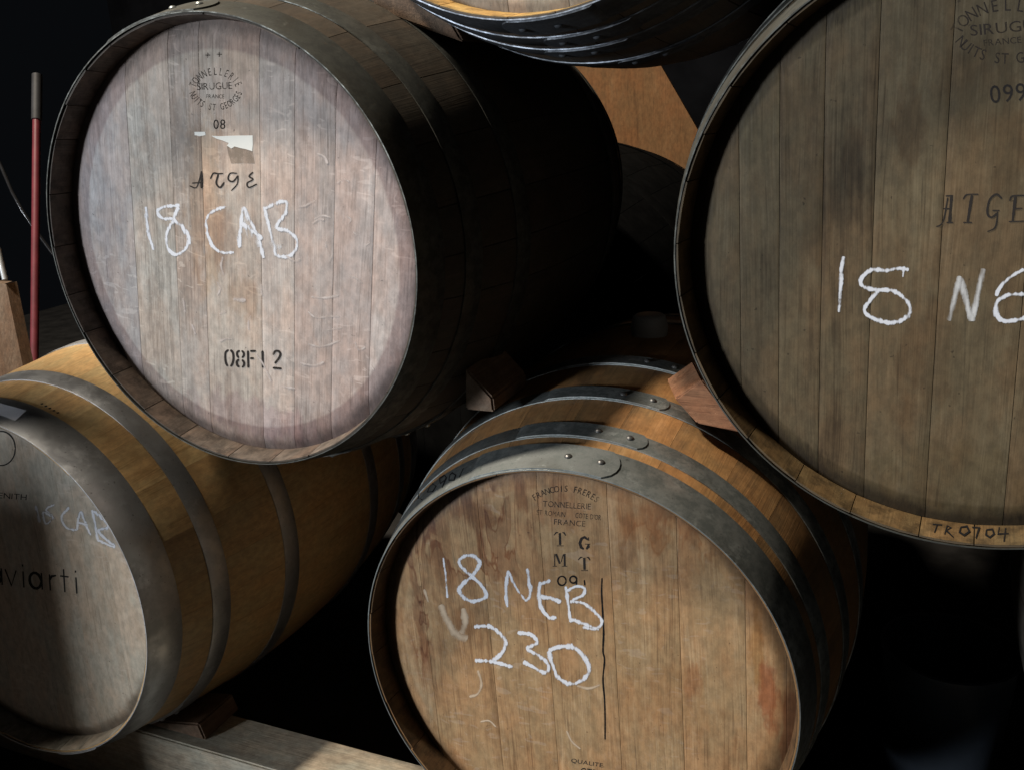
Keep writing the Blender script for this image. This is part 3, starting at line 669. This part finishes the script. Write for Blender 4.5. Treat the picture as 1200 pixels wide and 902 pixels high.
# ---------------------------------------------------------------- chocks, rails
def prism(name, px, y0, y1, mat, label, cat, group=None, bev=.003):
    """cross-section given as world (x,z) corners, extruded from y0 to y1 with softened edges; origin at the base"""
    import bmesh
    cx = sum(p[0] for p in px)/len(px); zb = min(p[1] for p in px); n = len(px)
    V_ = [(x-cx, 0, z-zb) for x, z in px]+[(x-cx, y1-y0, z-zb) for x, z in px]
    F_ = [tuple(range(n)), tuple(range(n, 2*n))[::-1]]+[(i, i+n, (i+1) % n+n, (i+1) % n) for i in range(n)]
    o = mesh(name, V_, F_, mat)
    b_ = bmesh.new(); b_.from_mesh(o.data); bmesh.ops.recalc_face_normals(b_, faces=b_.faces)
    bmesh.ops.bevel(b_, geom=list(b_.edges), offset=bev, segments=2, affect='EDGES'); b_.to_mesh(o.data); b_.free()
    o.location = (cx, y0, zb); tag(o, label, cat, group); return o
def px_at_y(u, v, y): d = pixdir(u, v); t = (y-CAM[1])/d.y; p = CAMV+d*t; return (p.x, p.z)
chock_m = block_mat('red_brown_chock', ((.10, .045, .025), (.20, .095, .055), (.30, .16, .10)))
chock_d = block_mat('grey_brown_chock', ((.07, .045, .03), (.14, .09, .06), (.20, .14, .10)))
GR = 'wooden chocks wedging the barrels'
y = 1.075
prism('wooden_chock', [px_at_y(545, 431, y), px_at_y(545, 480, y), px_at_y(579, 483, y), px_at_y(577, 466, y)], y, y+.12, chock_d, 'dim wooden chock on the middle barrel, wedged under the 18 CAB barrel', 'chock', GR)
def block8(name, front, y0, back, y1, mat, label):
    import bmesh
    P_ = [Vector((px_at_y(u, v, y0)[0], y0, px_at_y(u, v, y0)[1])) for u, v in front]+[Vector((px_at_y(u, v, y1)[0], y1, px_at_y(u, v, y1)[1])) for u, v in back]
    o = mesh(name, P_, [(0, 1, 2, 3), (7, 6, 5, 4), (0, 4, 5, 1), (1, 5, 6, 2), (2, 6, 7, 3), (3, 7, 4, 0)], mat)
    c_ = sum(P_, Vector())/8; c_.z = min(p.z for p in P_)
    for v in o.data.vertices: v.co -= c_
    o.location = c_
    b_ = bmesh.new(); b_.from_mesh(o.data); bmesh.ops.recalc_face_normals(b_, faces=b_.faces); bmesh.ops.bevel(b_, geom=list(b_.edges), offset=.002, segments=2, affect='EDGES'); b_.to_mesh(o.data); b_.free()
    return tag(o, label, 'chock', GR)
block8('wooden_chock', [(791, 467), (823, 445), (870, 507), (817, 496)], 1.10, [(781, 445), (812, 423), (872, 480), (815, 470)], 1.19, block_mat('orange_brown_chock', ((.13, .055, .028), (.27, .13, .07), (.40, .22, .13)), 'X'), 'reddish wooden chock with brightly lit end, wedged under the 18 NE barrel')
y = 1.14
prism('wooden_chock', [px_at_y(430, 10, y), px_at_y(543, 50, y), px_at_y(520, 10, y), px_at_y(440, -50, y), px_at_y(400, -60, y)], y, y+.14, chock_d, 'brown wooden chock between the 18 CAB barrel and the topmost barrel', 'chock', GR)
rail_m = block_mat('pale_timber', ((.20, .17, .13), (.36, .315, .25), (.50, .445, .35)), 'X')
zr = FLOOR_DROP-1.03
prism('timber_rail', [(-2.6, 0), (1.1, 0), (1.1, zr), (-2.6, zr)], .972, 1.066, rail_m, 'pale timber rail running under the bottom row of barrels', 'rail')

# ---------------------------------------------------------------- things behind
def tube(name, pts, rad, mat, seg=10, parent=None):
    V_, F_ = [], []; pts = [Vector(p) for p in pts]; n = len(pts)
    for i, p in enumerate(pts):
        d = (pts[min(i+1, n-1)]-pts[max(i-1, 0)]).normalized(); a = d.orthogonal().normalized() if i == 0 else (a-d*a.dot(d)).normalized(); b_ = d.cross(a)
        for k in range(seg): t = 2*math.pi*k/seg; V_.append(p+(a*math.cos(t)+b_*math.sin(t))*rad)
    for i in range(n-1):
        for k in range(seg): F_.append((i*seg+k, i*seg+(k+1) % seg, (i+1)*seg+(k+1) % seg, (i+1)*seg+k))
    F_ += [tuple(range(seg))[::-1], tuple(range((n-1)*seg, n*seg))]
    return mesh(name, V_, F_, mat, parent, True, 50)
def at(u, v, depth): d = pixdir(u, v); return CAMV+d*depth     # depth along the lens axis

def box_between(name, corners, thick, mat, parent=None):
    """flat board from four front corners, given a real thickness towards +Y"""
    V_ = [Vector(c) for c in corners]+[Vector(c)+Vector((0, thick, 0)) for c in corners]
    o = mesh(name, V_, [(0, 1, 2, 3), (7, 6, 5, 4), (0, 4, 5, 1), (1, 5, 6, 2), (2, 6, 7, 3), (3, 7, 4, 0)], mat, parent); fix_normals(o.data); return o
# plywood sheet leaning behind the stack
ply = block_mat('orange_plywood', ((.12, .058, .024), (.175, .088, .037), (.22, .118, .055)), 'Z', 0)
yp = 3.15
def pw(u, v): x_, z_ = px_at_y(u, v, yp); return Vector((x_, yp, z_))
ra, rb_ = pw(780, 87), pw(822, 160); dr = (rb_-ra).normalized()
t_dn = (0.0-ra.z)/dr.z; lo = ra+dr*t_dn; hi = ra-dr*.35; wdv = Vector((-.44, 0, 0))
o = box_between('plywood_sheet', [lo+wdv, lo, hi, hi+wdv], .012, ply); tag(o, 'orange plywood sheet seen through the gap behind the barrels', 'plywood')

# red handled pole standing behind the left barrels
top, mid_ = at(43.5, 88, 2.55), at(40.5, 400, 2.45); d = (mid_-top).normalized(); foot = top+d*((.012-top.z)/d.z)
p = empty('broom_pole', foot); tag(p, 'thin dark red pole with black grip standing behind the left barrels', 'pole')
grip = top+d*.13
def rel(q): return Vector(q)-Vector(foot)
tube('shaft', [rel(grip), rel(grip+(Vector(foot)-grip)*.5), rel(foot)], .0105, plain_mat('red_paint', (.10, .016, .022), .45, .4, .2), 14, p)
tube('grip', [rel(top), rel(top+d*.006), rel(grip-d*.002), rel(grip)], .0135, plain_mat('black_rubber', (.02, .02, .022), .6, .3, .3), 14, p)
# dark cable
pts = [at(-60, 90, 2.65), at(-25, 140, 2.65), at(2, 197, 2.65), at(14, 225, 2.65), at(26, 247, 2.65), at(38, 265, 2.66), at(60, 295, 2.68), at(100, 340, 2.7)]
o = tube('cable', pts, .005, plain_mat('dark_cable', (.03, .03, .032), .2, .7, .2, metal=.6), 10); tag(o, 'thin dark cable catching a glint at the left edge', 'cable')
# plank with a metal strap at the left edge
q0 = [at(-38, 330, 2.2), at(7, 333, 2.2), at(26, 425, 2.2), at(44, 520, 2.2), at(-10, 520, 2.2)]
base = Vector((q0[3].x-.03, q0[3].y, 0))
p = empty('leaning_plank', base); tag(p, 'brown wooden plank with metal strap at the left edge', 'plank')
a_, b_ = q0[1], q0[2]; dd = (b_-a_).normalized(); ft = a_+dd*((0-a_.z)/dd.z); wv = Vector((-.11, 0, 0))
box_between('board', [ft+wv-base, ft-base, a_-base, a_+wv-base], .03, block_mat('brown_plank', ((.06, .036, .022), (.11, .07, .046), (.16, .11, .078)), 'Z'), p)
s0, s1 = at(-3, 290, 2.2), at(6, 328, 2.2)
tube('strap', [s0-base, (s0+s1)/2-base, s1-base], .007, galv_new, 10, p)
# bucket on the floor between the bottom barrels
rimc = at(1113, 757, 1.50)
bk = lathe('plastic_bucket', [(.0001, .004), (.076, .004), (.080, .0), (.082, .004), (.100, rimc.z-.02), (.100, rimc.z-.008), (.104, rimc.z-.006), (.104, rimc.z), (.098, rimc.z), (.096, rimc.z-.02), (.078, .01), (.0001, .01)],
    plain_mat('dark_grey_plastic', (.03, .036, .045), .32, .5, .12), None, 48, 50)
bk.location = (rimc.x, rimc.y, 0); tag(bk, 'dark plastic bucket on the floor at lower right', 'bucket')

# chock beside the left barrel on the rail
zt = zr
prism('wooden_chock', [px_at_y(160, 842, .99), px_at_y(232, 848, .99), (px_at_y(243, 880, .99)[0], zt+.001), (px_at_y(130, 880, .99)[0], zt+.001)], .99, 1.08, chock_d, 'grey brown wooden chock on the rail beside the lower left barrel', 'chock', GR)
# unseen boards added at the left only to shade the lower left barrel
o = box_between('shade_board', [(-2.2, .6, 0), (-1.67, .6, 0), (-1.67, .6, CAM[2]+1.42), (-2.2, .6, CAM[2]+1.42)], .03, chock_d)
tag(o, 'added dark board, unseen beyond the left edge, shading the lower left barrel', 'board')
o = box_between('shade_panel', [(-2.9, -.8, 0), (-2.05, -.8, 0), (-2.05, -.8, CAM[2]-.20), (-2.9, -.8, CAM[2]-.20)], .03, chock_d)  # added out of view to block part of the doorway light
tag(o, 'added low dark panel, out of view at left, shading the lower left barrel', 'panel')
